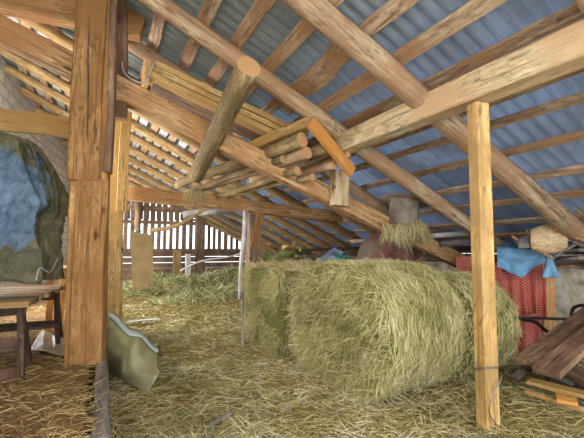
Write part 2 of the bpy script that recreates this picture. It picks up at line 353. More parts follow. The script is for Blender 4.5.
# white boards between the far battens, upper left
for i, x in enumerate([1.67, 1.32, .97, .62, .26, -.10, -.46, -.82, -1.18]):
    z = rz(x) - DZ - .006
    o = beam('roof_board', (x, 5.9, z), (x, YB, z), .15, .012, M['pale'], up=NRM, jit=.002, bev=.002)
    tag(o, f'white board between far roof battens, {"lowest" if i == 0 else ordn[i]+" up the slope" if i < 8 else "uppermost by the brick wall"}', 'roof board', 'white boards in the far roof')
RY = [(.92, .1), (2.3, .105), (3.55, .095), (4.5, .085), (5.55, .08), (6.5, .085), (7.3, .08), (8.1, .08), (9.0, .08), (9.95, .08), (10.9, .08), (11.9, .08), (12.9, .08)]
rl = ['thick rafter log nearest the camera in the upper right corner', 'thick peeled rafter log crossing above the pale squared beam to the right edge', 'knotty rafter log behind the log with the sawn round end, second from the right',
      'rafter log running behind the yellow board stack and the hay blower', 'rafter log next beyond the one behind the yellow boards', 'upper left rafter log just below the big squared diagonal timber']
for i, (y, r) in enumerate(RY):
    zc = lambda x: rz(x) - DZ - BT - r * 1.02 / NRM.z
    a = Vector((-1.62 if y > 4 else XR0 + .2, y + random.uniform(-.04, .04), 0)); a.z = zc(a.x); b = Vector((5.62, y + random.uniform(-.03, .06), 0)); b.z = zc(5.62)
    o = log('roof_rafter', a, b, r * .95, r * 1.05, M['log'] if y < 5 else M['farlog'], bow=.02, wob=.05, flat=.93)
    lab = rl[i] if i < len(rl) else f'far rafter log under the tin, {ordn[len(RY)-i] if i < len(RY)-1 else "closest"} {"from" if i < len(RY)-1 else "to"} the slatted back wall'
    tag(o, lab, 'rafter', 'round rafter logs of the roof')
# ---------------------------------------------------------------- walls
def struct(o): o['kind'] = 'structure'; return o
def box_mesh(name, lo, hi, mat, parent=None, div=1):
    lo = Vector(lo); hi = Vector(hi); c = (lo + hi) / 2; bm = bmesh.new(); bmesh.ops.create_cube(bm, size=1)
    for v in bm.verts: v.co = Vector(v.co[k] * (hi[k] - lo[k]) for k in range(3))
    me = bpy.data.meshes.new(name); bm.to_mesh(me); bm.free(); return link(name, me, mat, parent, Matrix.Translation(c))
def wall_left():
    def pz(x): return rz(x) - .06
    bm = bmesh.new(); pr = [(-1.66, -2.2), (-1.66, 7.9), (-1.5, 9.3), (-1.2, 11.0), (-.72, YB + .2)]; T = .25
    V = [[bm.verts.new((x - dx, y, z)) for (dx, z) in ((0, 0), (0, pz(x)), (T, pz(x)), (T, 0))] for (x, y) in pr]
    for a, b in zip(V, V[1:]):
        for k in range(4): bm.faces.new((a[k], b[k], b[(k + 1) % 4], a[(k + 1) % 4]))
    bm.faces.new(V[0]); bm.faces.new(V[-1][::-1]); bmesh.ops.recalc_face_normals(bm, faces=bm.faces)
    me = bpy.data.meshes.new('wall_left'); bm.to_mesh(me); bm.free(); struct(link('wall_left', me, M['brick']))
wall_left()
def wall_right():
    def fn(u, v):
        y = -2.2 + u * (YB + 2.4); z = v * (1.04 + .05 * fbm(y, 0, 1.3, 3)); x = 5.45 + .03 * fbm(y, z, 2, 5); return (x, y, z)
    o = grid('wall_right', fn, 90, 10, M['plaster'], thick=-.3); struct(o)
wall_right()
for k, (za, h) in enumerate(((1.10, .19), (1.262, .13))):
    struct(beam('trim_1', (5.5, -2.2, za), (5.5, YB, za), .03, h, M['dark'], jit=.006, seg=40))
def wall_back():
    bm = bmesh.new()
    def bx(x0, x1, z0, z1, y0=YB, y1=YB + .03):
        r = bmesh.ops.create_cube(bm, size=1)
        for v in r['verts']: v.co = Vector(((x0 + x1) / 2 + v.co.x * (x1 - x0), (y0 + y1) / 2 + v.co.y * (y1 - y0), (z0 + z1) / 2 + v.co.z * (z1 - z0)))
    x = -1.5
    while x < 5.5:
        w = random.uniform(.11, .16); g = random.uniform(.07, .10)
        top = rz(x + w / 2) - .05
        if x > 4.7 and x < 5.9: g *= .6
        bx(x, x + w, 1.22, top); x += w + g
    for k in range(6):
        z = .02 + k * .2; bx(-1.5, 5.6, z, z + .2 - (.014 if k in (3, 4) else .003), YB - .005, YB + .025)
    # upper layer of boards with small gaps
    x = -1.5
    while x < 3.6:
        w = .2; bx(x, x + w - .03, 2.28, rz(x + w) - .1, YB + .035, YB + .06); x += w
    for z in (1.22, 2.18): bx(-1.5, 5.4 if z < 1.5 else 3.8, z - .05, z + .07, YB - .09, YB - .01)
    me = bpy.data.meshes.new('wall_back'); bm.to_mesh(me); bm.free(); struct(link('wall_back', me, M['board']))
wall_back()
# ---------------------------------------------------------------- ground
def H(x, y):
    h = .035 * fbm(x, y, 1.6, 2) + .02 * fbm(x, y, 6, 9)
    def g(cx, cy, sx, sy, a): return a * math.exp(-((x - cx) / sx) ** 2 - ((y - cy) / sy) ** 2)
    h += g(2.6, 10.6, 2.0, .8, .42) * (1 + .4 * fbm(x, y, 2.4, 4)) + g(1.5, 8.3, 1.0, .6, .16) + g(2.6, 8.2, .8, .5, .2)
    h += g(1.5, 4.6, .5, 1.2, .05) + g(1.65, 2.9, .35, .9, .10) + g(4.2, 9.5, 1.5, 2.5, .45) + g(4.3, 5.6, 1, 1, .25) + g(1.6, 12.2, .8, .5, .45)
    h += g(3.0, 1.9, .8, .4, .04)
    return max(h, -.03)
def floor():
    nx, ny = 90, 170
    def fn(u, v):
        x = -1.9 + u * 7.8; y = -2.2 + v * 16.4; return (x, y, H(x, y))
    o = grid('floor', fn, nx, ny, M['haybase'], origin=(0, 0, 0)); struct(o)
floor()
PZ = .27
def PH(x, y): return PZ - .01 + .02 * fbm(x, y, 3, 12) + (.03 if x > -.35 else 0) * math.exp(-((x + .15) / .12) ** 2)
def platform():
    o = grid('floor', lambda u, v: (-1.62 + u * 1.58, .2 + v * 9.3, PH(-1.62 + u * 1.58, .2 + v * 9.3)), 40, 120, M['brownbase'], thick=.0, origin=(0, 0, 0)); struct(o)
platform()
o = beam('sill_beam', (.02, .4, .14), (.10, 9.5, .13), .09, .29, M['grey'], jit=.006, seg=40)
tag(o, 'weathered grey sill timber edging the hay-strewn raised floor under the thick post', 'sill beam')
# ---------------------------------------------------------------- posts and beams
t = empty('timber_post', (-.10, 3.80, .28), 'thick split orange timber post in the left foreground, standing on the grey sill', 'post')
pc = Vector((-.095, 3.86, 0))
fx = Vector((cos(YAW * .3), -sin(YAW * .3), 0)); fy = Vector((sin(YAW * .3), cos(YAW * .3), 0))
def pp(dx, dy, z): return pc + fx * dx + fy * dy + Vector((0, 0, z))
sh = beam('shaft', pp(.01, .05, .26), pp(-.02, .05, 3.95), .295, .26, M['post'], t, up=fy, jit=.006, bev=.012)
fp = beam('facing_plank', pp(.03, -.10, .27), pp(.03, -.10, 1.88), .25, .05, M['post'], t, up=fy, jit=.005, bev=.01)
fq = beam('facing_plank', pp(-.045, -.11, 1.86), pp(-.04, -.11, 3.9), .25, .06, M['post'], t, up=fy, jit=.005, bev=.012)
beam('side_plank', pp(.15, -.05, 1.95), pp(.14, -.03, 3.7), .06, .14, M['brown'], t, up=fy, jit=.006)
o = tube('crack', [pp(-.055, -.139, 3.45), pp(-.045, -.1412, 3.0), pp(-.03, -.141, 2.7), pp(-.022, -.141, 2.3), pp(.02, -.139, 1.95)], lambda t: .002 + .006 * sin(pi * t), M['dark'], fq, 5)
o = tube('peg', [pp(-.03, -.115, 1.80), pp(-.03, -.135, 1.80)], .014, M['brown'], fp, 8, False)
# dark second post behind with cobwebs
o = beam('corner_post', pp(.20, .36, 2.6), pp(.17, .36, 3.75), .1, .12, M['brown'], up=fy)
tag(o, 'short dark brown post length pressed behind the head of the thick split post', 'post')
a = at(117, 322, Z=.27)
t = empty('timber_post', (.27, 5.55, .2), 'yellow barn post behind the thick split post, carrying the far tie beam', 'post')
beam('shaft', (.165, 5.55, .0), (.13, 5.55, rz(.3) - .2), .25, .22, M['yellow'], t, up=(0, 1, 0), jit=.008, bev=.014)
beam('facing_plank', (.23, 5.41, 1.75), (.25, 5.41, 3.1), .13, .04, M['yellow'], t, up=(0, 1, 0))
# middle post with brace
t = empty('braced_post', (2.33, 6.1, 0), 'brown middle post with diagonal brace, beside the left end of the hay bales', 'post')
beam('shaft', (2.36, 6.1, 0), (2.36, 6.1, 1.86), .22, .2, M['board'], t, up=(0, 1, 0))
beam('brace', at(253, 247, Y=6.03), at(263, 200, Y=6.03), .10, .14, M['post'], t)
o = log('crooked_prop', at(240, 300, Y=5.7), at(246, 208, Y=5.95), .045, .04, M['pale'], bow=.03)
tag(o, 'thin pale peeled prop standing left of the braced middle post', 'prop')
# tie beam at Y=6
A = at(122, 192, Y=5.98); B = at(340, 217, Y=6.0)
o = beam('tie_beam', A, B, .2, .2, M['strut'], jit=.012); tag(o, 'rough tie beam from the yellow post across the braced middle post under the poles', 'beam')
# right post
t = empty('square_post', (2.42, 1.82, 0), 'slim squared pine post in the right foreground with wire round it', 'post')
fx2 = Vector((cos(.15), -sin(.15), 0)); fy2 = Vector((sin(.15), cos(.15), 0)); q0 = Vector((2.44, 1.80, 0))
PT = 2.33
beam('shaft', q0 + Vector((0, 0, -.02)), q0 + Vector((.035, 0, PT)), .118, .10, M['pine'], t, up=fy2, jit=.002, bev=.006)
def ringpts(z, tilt=.03, r=.085, n=14):
    return [q0 + Vector((r * cos(2 * pi * k / n) * 1.0, r * .9 * sin(2 * pi * k / n), z + tilt * cos(2 * pi * k / n + 2))) for k in range(n + 1)]
o = tube('wire_loop', ringpts(.42) + [q0 + Vector((.06, -.075, .38)), q0 + Vector((-.05, -.08, .27)), q0 + Vector((-.075, -.07, .16)), q0 + Vector((.02, -.075, .05)), q0 + Vector((.12, -.09, .02))], .0045, M['wire'], None, 6)
tag(o, 'loose steel wire looped low round the slim pine post', 'wire')
# purlin
o = beam('roof_purlin', (2.50, .3, 2.46), (2.44, 6.3, 2.47), .19, .215, M['purlin'], jit=.004, bev=.012); tag(o, 'long pale squared beam resting on top of the slim pine post', 'beam')
# big diagonal strut behind the left post
a = at(-25, 17, Y=4.13); b = at(120, 87, Y=4.13); c = at(462, 263, Y=4.13)
d = (c - a).normalized()
t = beam('diagonal_beam', a, c + d * .25, .16, .235, M['strut'], jit=.008, bev=.014, taper=.9)
tag(t, 'long squared diagonal timber crossing the picture from upper left down behind the round bale', 'beam')
# short block post hanging at the strut
t = empty('beam_block', at(337, 190, Y=3.97), 'short pale squared block fixed to the long diagonal timber under the log ends', 'block')
beam('block', at(339, 206, Y=3.97), at(340, 172, Y=3.97), .21, .14, M['purlin'], t, up=(0, 1, 0), bev=.008)
o = tube('peg', [at(335, 187, Y=3.90), at(335, 187, Y=3.875)], .014, M['brown'], t, 8, False)
# collar beam end upper left
a = at(-30, -22, Y=3.2); b = at(143, 28, Y=4.05)
o = beam('tie_beam', at(-20, -14, Y=4.45), at(146, 22, Y=4.25), .18, .42, M['strut'], cut=.1, bev=.015)
tag(o, 'thick sawn-off beam end poking out top left beside the split post head', 'beam')
o = beam('rail_board', at(-30, 116, Y=4.6), at(72, 128, Y=4.6), .05, .22, M['yellow'], bev=.004); tag(o, 'pale yellow horizontal rail board behind the split post, above the tarpaulin heap', 'board')
o = beam('long_board', at(152, 86, Y=4.3), at(300, 156, Y=4.3), .28, .07, M['brown'], bev=.004)
tag(o, 'brown board lying under the yellow planks on the diagonal timber', 'board', )
# yellow stacked boards
yb = ['lowest yellow plank of the stack on the diagonal timber', 'middle yellow plank of the stack on the diagonal timber', 'topmost yellow plank of the stack on the diagonal timber']
for k in range(3):
    o = beam('yellow_plank', at(150 + k * 2, 78 - 5.5 * k, Y=4.15 - .0 * k), at(300 + 2 * k, 149 - 5.5 * k, Y=4.08), .22, .062, M['yellow'], bev=.003, jit=.004)
    tag(o, yb[k], 'plank', 'yellow planks stacked high')
o = beam('cross_board', at(148, 72, Y=4.1), at(143, 85, Y=5.3), .05, .22, M['yellow']); tag(o, 'short yellow board set across the left end of the plank stack', 'board')
# wire loop upper left
o = tube('wire_loop', [at(122, 62, Y=4.1), at(124, 72, Y=4.0), at(133, 80, Y=4.0), at(143, 83, Y=4.0), at(148, 78, Y=4.0), at(154, 62, Y=4.0)], .008, M['string'], None, 6); tag(o, 'pale bent wire hanging between split post and yellow planks', 'wire')
# round log with sawn end
o = log('round_log', at(249, 66, Y=2.95), at(196, 176, Y=4.9), .108, .10, M['bark'], bow=.01, wob=.03, sides=22); tag(o, 'short barked log with a round sawn end pointing up, in front of the second rafter', 'log')
# stacked poles on strut / tie beam
ends = [((219, 143), 3.62, .075, 'bark', (150, 190)), ((303, 140), 3.55, .085, 'bark', (178, 192)), ((308, 153), 3.60, .07, 'log', (196, 199)), ((327, 148), 3.5, .065, 'bark', (205, 196)), ((334, 165), 3.55, .052, 'log', (222, 204)), ((348, 155), 3.45, .035, 'yellow', (235, 199)),
        ((283, 158), 3.9, .05, 'bark', (188, 200)), ((297, 170), 3.85, .05, 'bark', (206, 206)), ((312, 176), 3.8, .045, 'bark', (218, 207))]
el = ['pale thick pole lying alone left of the pole pile', 'fattest pole of the pile, topmost sawn end under the pale board', 'reddish-ended pole just below the fattest pole', 'mossy pole in the middle right of the pile on the diagonal timber', 'lowest sawn pole end, just above the squared block', 'thin yellow pole, rightmost of the pile',
      'thin pole under the pile, leftmost behind the diagonal timber', 'thin pole under the pile, middle one behind the diagonal timber', 'thin pole under the pile, rightmost behind the diagonal timber']
for (px, y, r, m, far), lab in zip(ends, el):
    if lab.startswith('pale thick'): continue
    a = at(*px, Y=y); b = at(far[0], far[1] - 8, Y=6.3)
    o = log('stacked_pole', a, b, r, r * .8, M[m], bow=.03, wob=.05, sides=14); tag(o, lab, 'pole', 'poles piled on the diagonal timber')
o = beam('orange_board', at(310, 121, Y=3.35), at(352, 172, Y=3.5), .06, .13, M['orange'], bev=.003); tag(o, 'bright orange board end leaning over the pole pile', 'board')
o = beam('pale_board', at(313, 122, Y=3.45), at(240, 152, Y=4.5), .13, .11, M['yellow'], bev=.003); tag(o, 'pale yellow squared timber lying on the fattest pole, touching the orange board', 'board')
# long trunk-like board in upper middle: crooked wide rafter
def at_roof(px, py, dz):
    r = _F + _R * ((px - 292) / FPX) - _U * ((py - 219) / FPX); tt = (Z0 - dz - EYE.z) / (r.z + SL * r.x); return EYE + r * tt
o = beam('crooked_slab', at_roof(284, 108, .085), at_roof(354, 36, .085), .21, .05, M['batten'], jit=.03, up=NRM, bev=.01, seg=12); tag(o, 'wide knotty waney-edged slab across the tin between the two front rafters', 'slab')
o = tube('knot', [at_roof(311, 80, .112), at_roof(311, 80, .118)], .05, M['brown'], o, 9, False)
# ---------------------------------------------------------------- hay bales
def bale(name, loc_x0, loc_x1, yc, hw, h, label, n, z0=0.0, exp=2.6, group=None, yaw=0.0, mat='bale'):
    ax = Vector((cos(yaw), sin(yaw), 0)); ay = Vector((-sin(yaw), cos(yaw), 0)); base = Vector((loc_x0, yc, 0)); L = loc_x1 - loc_x0
    t = empty(name, ((loc_x0 + loc_x1) / 2, yc, z0), label, 'hay bale', group)
    def sec(an, s=1.0):
        c, s_ = cos(an), sin(an); cy = abs(c) ** (2 / exp) * (1 if c > 0 else -1); cz = abs(s_) ** (2 / exp) * (1 if s_ > 0 else -1)
        return cy * hw * s, cz * h / 2 * s
    def P(u, an, s=1.0):
        y, z = sec(an, s); k = 1 + .03 * noise.noise(Vector((u * 3, cos(an) * 2, sin(an) * 2 + yc)));
        return base + ax * (u * L) + ay * (y * k) + Vector((0, 0, z0 + h / 2 + z * k))
    bm = bmesh.new(); NU, NA = 16, 48; rings = []
    prof = [(0, .02)] + [(0.0, .5), (0.0, .88), (.03, .97)] + [(.08 + .84 * i / NU, 1.0) for i in range(NU + 1)] + [(.97, .97), (1.0, .88), (1.0, .5), (1.0, .02)]
    o0 = Vector((loc_x0, yc, z0))
    for (u, s) in prof:
        rings.append([bm.verts.new(P(u, 2 * pi * k / NA, s) - o0) for k in range(NA)])
    for i in range(len(rings) - 1):
        for k in range(NA): bm.faces.new((rings[i][k], rings[i + 1][k], rings[i + 1][(k + 1) % NA], rings[i][(k + 1) % NA])).smooth = True
    bm.faces.new(rings[0]); bm.faces.new(rings[-1][::-1]); bmesh.ops.recalc_face_normals(bm, faces=bm.faces)
    me = bpy.data.meshes.new('packed_core'); bm.to_mesh(me); bm.free(); link('packed_core', me, M['balebase'], t, Matrix.Translation(o0))
    Ps, Ds, Ls, Ws = [], [], [], []
    for _ in range(n):
        if random.random() < .62:  # barrel: strands wrap round
            u = random.uniform(.0, 1); an = random.uniform(-.35 * pi, 1.35 * pi); p = P(u, an, 1.0); p2 = P(u, an + .05, 1.0); p3 = P(u, an, 1.06)
            tan = (p2 - p).normalized() * random.choice((1, -1)); out = (p3 - p).normalized()
            d = tan + out * random.uniform(.0, .16) + ax * random.gauss(0, .22); Ls.append(random.uniform(.05, .15))
            dist = p.length
        else:   # end faces
            an = random.uniform(0, 2 * pi); s = math.sqrt(random.random()); e = random.random() < .75; p = P(0.0 if e else 1, an, s)
            out = -ax if e else ax; d = out * random.uniform(.15, .7) + Vector((0, 0, random.uniform(-1.2, .4))) + ay * random.gauss(0, .5); Ls.append(random.uniform(.05, .18))
        Ps.append(p); Ds.append(d); Ws.append(random.uniform(.0022, .0045))
    o = strands('hay_coat', np.array([list(p) for p in Ps]), np.array([list(p) for p in Ds]), np.array(Ls), np.array(Ws), M[mat], t, droop=.12, curl=.2, origin=tuple(o0)); o['kind'] = 'stuff'
    return t, P
_, PB = bale('round_hay_bale', 1.90, 2.78, 2.90, .70, 1.13, 'big round hay bale in the foreground centre, its shaggy end facing left', 30000, exp=2.3, yaw=.09)
bale('round_hay_bale', 3.05, 3.66, 3.0, .68, 1.0, 'second round hay bale behind the slim pine post, against the red cloth', 12000, exp=2.4, yaw=0.0)
bale('square_hay_bale', 1.80, 2.9, 4.40, .62, 1.02, 'flat-sided green hay bale behind the left edge of the big round bale', 16000, exp=7, yaw=-.03, mat='bale')
# ---------------------------------------------------------------- loose hay
def loose(name, n, sampler, mat, label, lr=(.05, .17), w=.0032, zf=H, up=.35):
    P, D, L, W = [], [], [], []
    while len(P) < n:
        s = sampler()
        if s is None: continue
        x, y = s; z = zf(x, y); dist = math.hypot(x, y); P.append((x, y, z + random.uniform(-.005, .03))); an = random.uniform(0, 2 * pi)
        D.append((cos(an), sin(an), random.uniform(-.05, up))); L.append(random.uniform(*lr)); W.append(w * max(1, dist / 3.2) * random.uniform(.7, 1.4))
    o = strands(name, np.array(P), np.array(D), np.array(L), np.array(W), mat, None, droop=.35, curl=.3); return tag(o, label, 'hay', None, 'stuff')
def samp_floor():
    # density falls with distance from the camera
    r = 1.6 * (13.5 / 1.6) ** random.random(); a = YAW + random.uniform(-.75, .75); x = r * sin(a); y = r * cos(a)
    if x < .08 or x > 5.4 or y > 13.4 or y < .5: return None
    return x, y
def samp_clump(): 
    s = samp_floor()
    if s is None or fbm(s[0], s[1], 1.1, 31) < .05: return None
    return s
loose('loose_hay', 62000, samp_floor, M['hay'], 'loose yellow-green hay covering the whole lower floor')
loose('green_hay', 14000, samp_clump, M['greenhay'], 'duller green clumps of hay lying over the yellow hay on the floor', up=.7, lr=(.05, .14))
def samp_plat():
    r = 1.5 * (8 / 1.5) ** random.random(); a = random.uniform(-.9, .15); x = r * sin(a); y = r * cos(a)
    if x < -1.55 or x > .02 or y > 9.3 or y < .3: return None
    return x, y
loose('trodden_hay', 12000, samp_plat, M['brownhay'], 'trodden brown hay scattered on the raised floor at lower left', zf=PH, up=.25, lr=(.04, .13))
def samp_mound():
    x = random.uniform(.6, 5.2); y = random.uniform(7.6, 13.2)
    return (x, y) if H(x, y) > .12 else None
loose('hay_mound', 14000, samp_mound, M['greenhay'], 'heaped hay ridges on the floor in front of the slatted back wall', up=1.0, lr=(.1, .28), w=.005)
# hay lying on top of the bales
def samp_top():
    return random.uniform(1.8, 2.85), random.uniform(3.3, 4.95)
loose('hay_topping', 6000, samp_top, M['hay'], 'loose hay strewn on top of the flat-sided bale', zf=lambda x, y: 1.03, up=.6)
# ---------------------------------------------------------------- left: tarpaulin heap, benches
def heap():
    t = empty('covered_heap', (-.95, 4.6, .86), 'tall heap draped in a crumpled olive and blue tarpaulin on the left workbench', 'tarpaulin heap')
    prof = [(4, 131), (18, 136), (32, 141), (43, 149), (50, 166), (58, 186), (66, 207), (58, 216), (56, 238), (59, 258), (54, 280)]
    xs = [at(px, py, Y=4.62) for px, py in prof]
    def fn(u, v):
        # v: height 1 (top) .. 0 ; u: around from the camera-left side to the back
        k = (1 - v) * (len(xs) - 1); i = min(len(xs) - 2, int(k)); f = k - i; R_ = xs[i].lerp(xs[i + 1], f)
        half = (R_.x + 1.50) / 2; cx = (R_.x - 1.50) / 2; an = -pi * .95 + u * pi * 1.15; s_ = .16 + .84 * min(1, (1 - v) * 3.2) ** .6
        fold = 1 + .17 * (1 - 1.8 * abs(sin(an * 4.2 + v * 1.8 + 1.2 * noise.noise(Vector((v * 2, an, 1))))) ** .7) * (1 - v * .5) + .10 * noise.noise(Vector((an * 1.8, v * 3, 2))) - .12 * abs(noise.noise(Vector((an * 3 + v * 2, v * 3 - an, 5)))) - .06 * abs(noise.noise(Vector((an * 8, v * 9 + an * 2, 9))))
        return Vector((cx + cos(an) * half * fold * (1 if v < .93 else 1), 4.72 + sin(an) * .40 * s_ * fold, max(.87, R_.z + .05 * noise.noise(Vector((an * 2, v * 2, 8)))*(1 - v))))
    grid('tarpaulin', fn, 120, 60, M['tarp'], t, thick=.004)
    grid('tarpaulin_top', lambda u, v: fn(u, 1.0).lerp(Vector((-1.2, 4.72, fn(u, 1.0).z + .08)), v), 60, 8, M['tarp'], t, thick=.004)
    # pointed flap to the right
    def fl(u, v):
        a = xs[2].lerp(xs[7], v); w = sin(pi * v) ** .7 * .13
        return a + Vector((u * w - .02, -.10 - .06 * sin(u * 6 + v * 4) + .04 * sin(v * 22), -.05 * u))
    grid('tarpaulin_flap', fl, 14, 24, M['tarp'], t, thick=.004)
    tube('tie_string', [at(58, 258, Y=4.3), at(50, 272, Y=4.1), at(40, 268, Y=4.0), at(36, 280, Y=3.9)], .006, M['string'], t, 5)
heap()
def bench():
    t = empty('workbench', (-.9, 4.3, .28), 'low plank workbench on sawhorses at the left edge, carrying the tarpaulin heap', 'workbench')
    zt = .83; y = 3.52; k = 0
    while y < 5.15:
        w = random.uniform(.18, .26); xe = -.47 + (y - 3.55) * .10 + random.uniform(-.02, .02)
        beam('plank', (-1.55, y + w / 2, zt), (xe, y + w / 2, zt + random.uniform(-.006, .006)), w - .01, .045, M['brown'] if k % 3 == 1 else M['farlog'], t, jit=.003, bev=.004); y += w; k += 1
    return t
bench()
def sawhorse(x0, x1, y, label, mat='dark'):
    t = empty('sawhorse', ((x0 + x1) / 2, y, PZ), label, 'sawhorse', 'sawhorses under the workbench')
    beam('top_rail', (x0 - .05, y, .765), (x1 + .04, y, .765), .09, .08, M[mat], t)
    for x in (x0, x1):
        for s in (-1, 1):
            beam('leg', (x + (.06 if x == x1 else -.06), y + s * .17, PZ), (x, y + s * .035, .80), .075, .04, M[mat], t, up=(1, 0, 0))
        beam('cross_brace', (x + .03, y - .15, .50), (x + .03, y + .15, .55), .03, .11, M[mat], t)
    beam('stretcher', (x0, y, .47), (x1, y, .47), .035, .08, M[mat], t)
sawhorse(-1.3, -.56, 3.78, 'grey sawhorse under the near end of the left workbench')
sawhorse(-1.3, -.40, 4.75, 'grey sawhorse under the far end of the left workbench')
t = empty('plank_table', (-.8, 6.0, .28), 'second plank table further back behind the left workbench, with orange legs', 'table')
for k in range(4): beam('plank', (-1.5, 5.5 + k * .3, 1.0), (-.42 + .03 * k, 5.5 + k * .3, 1.0), .28, .04, M['farlog'], t, bev=.004)
for (x, y) in ((-.52, 5.5), (-.46, 6.35), (-1.4, 5.5), (-1.4, 6.35)): beam('leg', (x, y, PZ), (x, y, .98), .07, .07, M['orange'], t)
beam('side_board', (-1.5, 5.36, .80), (-.50, 5.36, .80), .03, .09, M['grey'], t)
o = beam('red_board', at(-6, 376, Y=3.2), at(11, 373, Y=3.35), .05, .07, M['rust']); tag(o, 'small reddish board end at the left edge, below the workbench', 'board')
# pale plastic under bench
def pf(u, v):
    p = at(42 + 26 * u, 334 + 10 * u - 2, Z=PZ).lerp(at(30 + 34 * u, 352 + 6 * u, Z=PZ), v); p.z = PZ + .025 + .006 * sin(u * 9 + v * 4); return p
o = grid('plastic_sheet', pf, 12, 12, M['plastic'], thick=.003); tag(o, 'pale plastic sheet on the raised floor left of the thick post', 'plastic sheet')
# olive tarp by the post
def gt(u, v):
    # u along ridge (near post -> away), v from ridge down to the floor
    a = at(108, 312, Y=3.98).lerp(at(158, 347, Y=3.95), u)
    a.z += .02 * sin(u * 12)
    b = at(108, 372, Z=.03).lerp(at(146, 392, Z=.03), u) + Vector((0, -.02, 0))
    p = a.lerp(b, v); bulge = sin(pi * v)
    p += Vector((.0, -.12, -.02)) * bulge * (.5 + u) + Vector((.03, -.05, .03)) * (1 - 2 * abs(sin(u * 5 + v * 3))) * bulge + Vector((0, -.03, 0)) * noise.noise(Vector((u * 4, v * 4, 3)))
    return p
t = empty('folded_tarpaulin', (.4, 3.9, 0), 'folded olive green tarpaulin slumped on the hay right of the thick split post', 'tarpaulin')
grid('front_fold', gt, 40, 40, M['tarpgreen'], t, thick=.006)
def gt2(u, v):
    a = gt(u, 0); b = at(112 + 50 * u, 322 + 28 * u, Y=4.35); b.z = max(.12, a.z - .25); p = a.lerp(b, v); p.z += .05 * sin(pi * v) + .015 * sin(u * 14 + 2 * v); return p
grid('top_fold', gt2, 40, 16, M['tarpgreen'], t, thick=.006)
def gt3(u, v):
    a = gt(u, .0) + Vector((.0, -.03, .012)); b = gt(u, .07 + .02 * sin(u * 5)) + Vector((0, -.04, .0)); return a.lerp(b, v) + Vector((0, -.02 * sin(pi * v), 0))
grid('hem', gt3, 40, 6, M['hem'], t, thick=.006)
# ---------------------------------------------------------------- far end of the barn
o = beam('timber_post', (3.05, 12.9, 0), (3.05, 12.9, 2.4), .28, .22, M['board'], up=(0, 1, 0)); tag(o, 'thick brown post before the slatted back wall, between its two bright openings', 'post')
o = beam('timber_post', at(177, 285, Y=12.6), at(177, 250, Y=12.6), .24, .12, M['farlog'], up=(0, 1, 0)); tag(o, 'short broad post stub before the back wall, left of the two', 'post stub')
o = beam('timber_post', at(188, 292, Y=11.0), at(188, 254, Y=11.0), .13, .12, M['pale'], up=(0, 1, 0)); tag(o, 'short pale narrow post stub rising from the hay ridge', 'post stub')
for (p, q, y, r, m, lab) in [((150, 232), (214, 206), 9.0, .05, 'farlog', 'bent pole slung across the far slatted opening, lower end left'), ((183, 216), (238, 208), 9.5, .09, 'pale', 'pale bent plank hung under the far tie beam'),
                             ((180, 270), (245, 252), 9.3, .02, 'string', 'thin pale stick slanting across the far right opening'), ((138, 200), (138, 232), 12.4, .10, 'board', 'dark post at the left end of the back wall')]:
    o = log('far_pole', at(*p, Y=y), at(*q, Y=y - .3), r, r * .8, M[m], bow=.12 if r < .1 else .05, ends=False); tag(o, lab, 'pole')
o = beam('wall_plate', at(128, 207, Y=12.5), at(206, 212, Y=12.5), .12, .16, M['board']); tag(o, 'horizontal rail running high across the slatted back wall', 'rail')
o = grid('leaning_panel', lambda u, v: at(132 + 22 * u, 292 - v * (61 - 4 * u), Y=10.2) + Vector((0, .35 * v, 0)), 2, 2, M['panel'], thick=.03, smooth=False); tag(o, 'plain olive board panel leaning at the far left beyond the yellow post', 'panel')
# light boards stubs and hanging hay on the poles
def hang(name, px, y, n, lab, sx=.12, L=(.08, .25), m='hay'):
    c = at(*px, Y=y); P = np.array([[c.x + random.gauss(0, sx), c.y + random.gauss(0, .06), c.z + random.uniform(-.03, .03)] for _ in range(n)])
    D = np.array([[random.gauss(0, .25), random.gauss(0, .25), -1] for _ in range(n)]); o = strands(name, P, D, np.array([random.uniform(*L) for _ in range(n)]), np.full(n, .004), M[m], None, .3, .25); tag(o, lab, 'hay', None, 'stuff')
hang('hanging_hay', (235, 172), 5.3, 260, 'wisp of hay hanging from the middle of the pole pile', .06, (.1, .4))
hang('hanging_hay', (195, 192), 5.85, 300, 'tuft of hay hanging over the far tie beam', .08, (.08, .25))
hang('hanging_hay', (150, 150), 9.0, 1, 'single straw hanging far left', .01) if False else None
hang('hanging_hay', (344, 150), 3.7, 160, 'wisps of hay hanging where the pale squared beam meets the pole pile', .05, (.05, .14))
# back clutter behind the bale
for (px, py, y, r, lab) in [((262), 262, 6.6, .19, 'round ball of green hay, left of the pair behind the bales'), (282, 263, 6.9, .17, 'round ball of green hay, right of the pair behind the bales')]:
    c = at(px, py, Y=y); t = empty('hay_ball', c, lab, 'hay ball', 'hay balls behind the bales')
    bm = bmesh.new(); bmesh.ops.create_icosphere(bm, subdivisions=3, radius=r)
    for v in bm.verts: v.co *= 1 + .15 * noise.noise(v.co * 9)
    me = bpy.data.meshes.new('core'); bm.to_mesh(me); bm.free(); link('core', me, M['balebase'], t, Matrix.Translation(c))
    dd = rng.normal(size=(1500, 3)); dd /= np.linalg.norm(dd, axis=1)[:, None]
    o = strands('hay_coat', np.array(c)[None] + dd * r, dd * .4 + rng.normal(size=(1500, 3)) * .5, rng.uniform(.04, .12, 1500), np.full(1500, .006), M['greenhay'], t, .2, .2); o['kind'] = 'stuff'
def heapfn(cx, cy, rx, ry, h, sd): return lambda u, v: Vector((cx + rx * cos(2 * pi * u) * cos(v * pi / 2) , cy + ry * sin(2 * pi * u) * cos(v * pi / 2), h * sin(v * pi / 2) * (1 + .15 * noise.noise(Vector((u * 6, v * 3, sd))))))
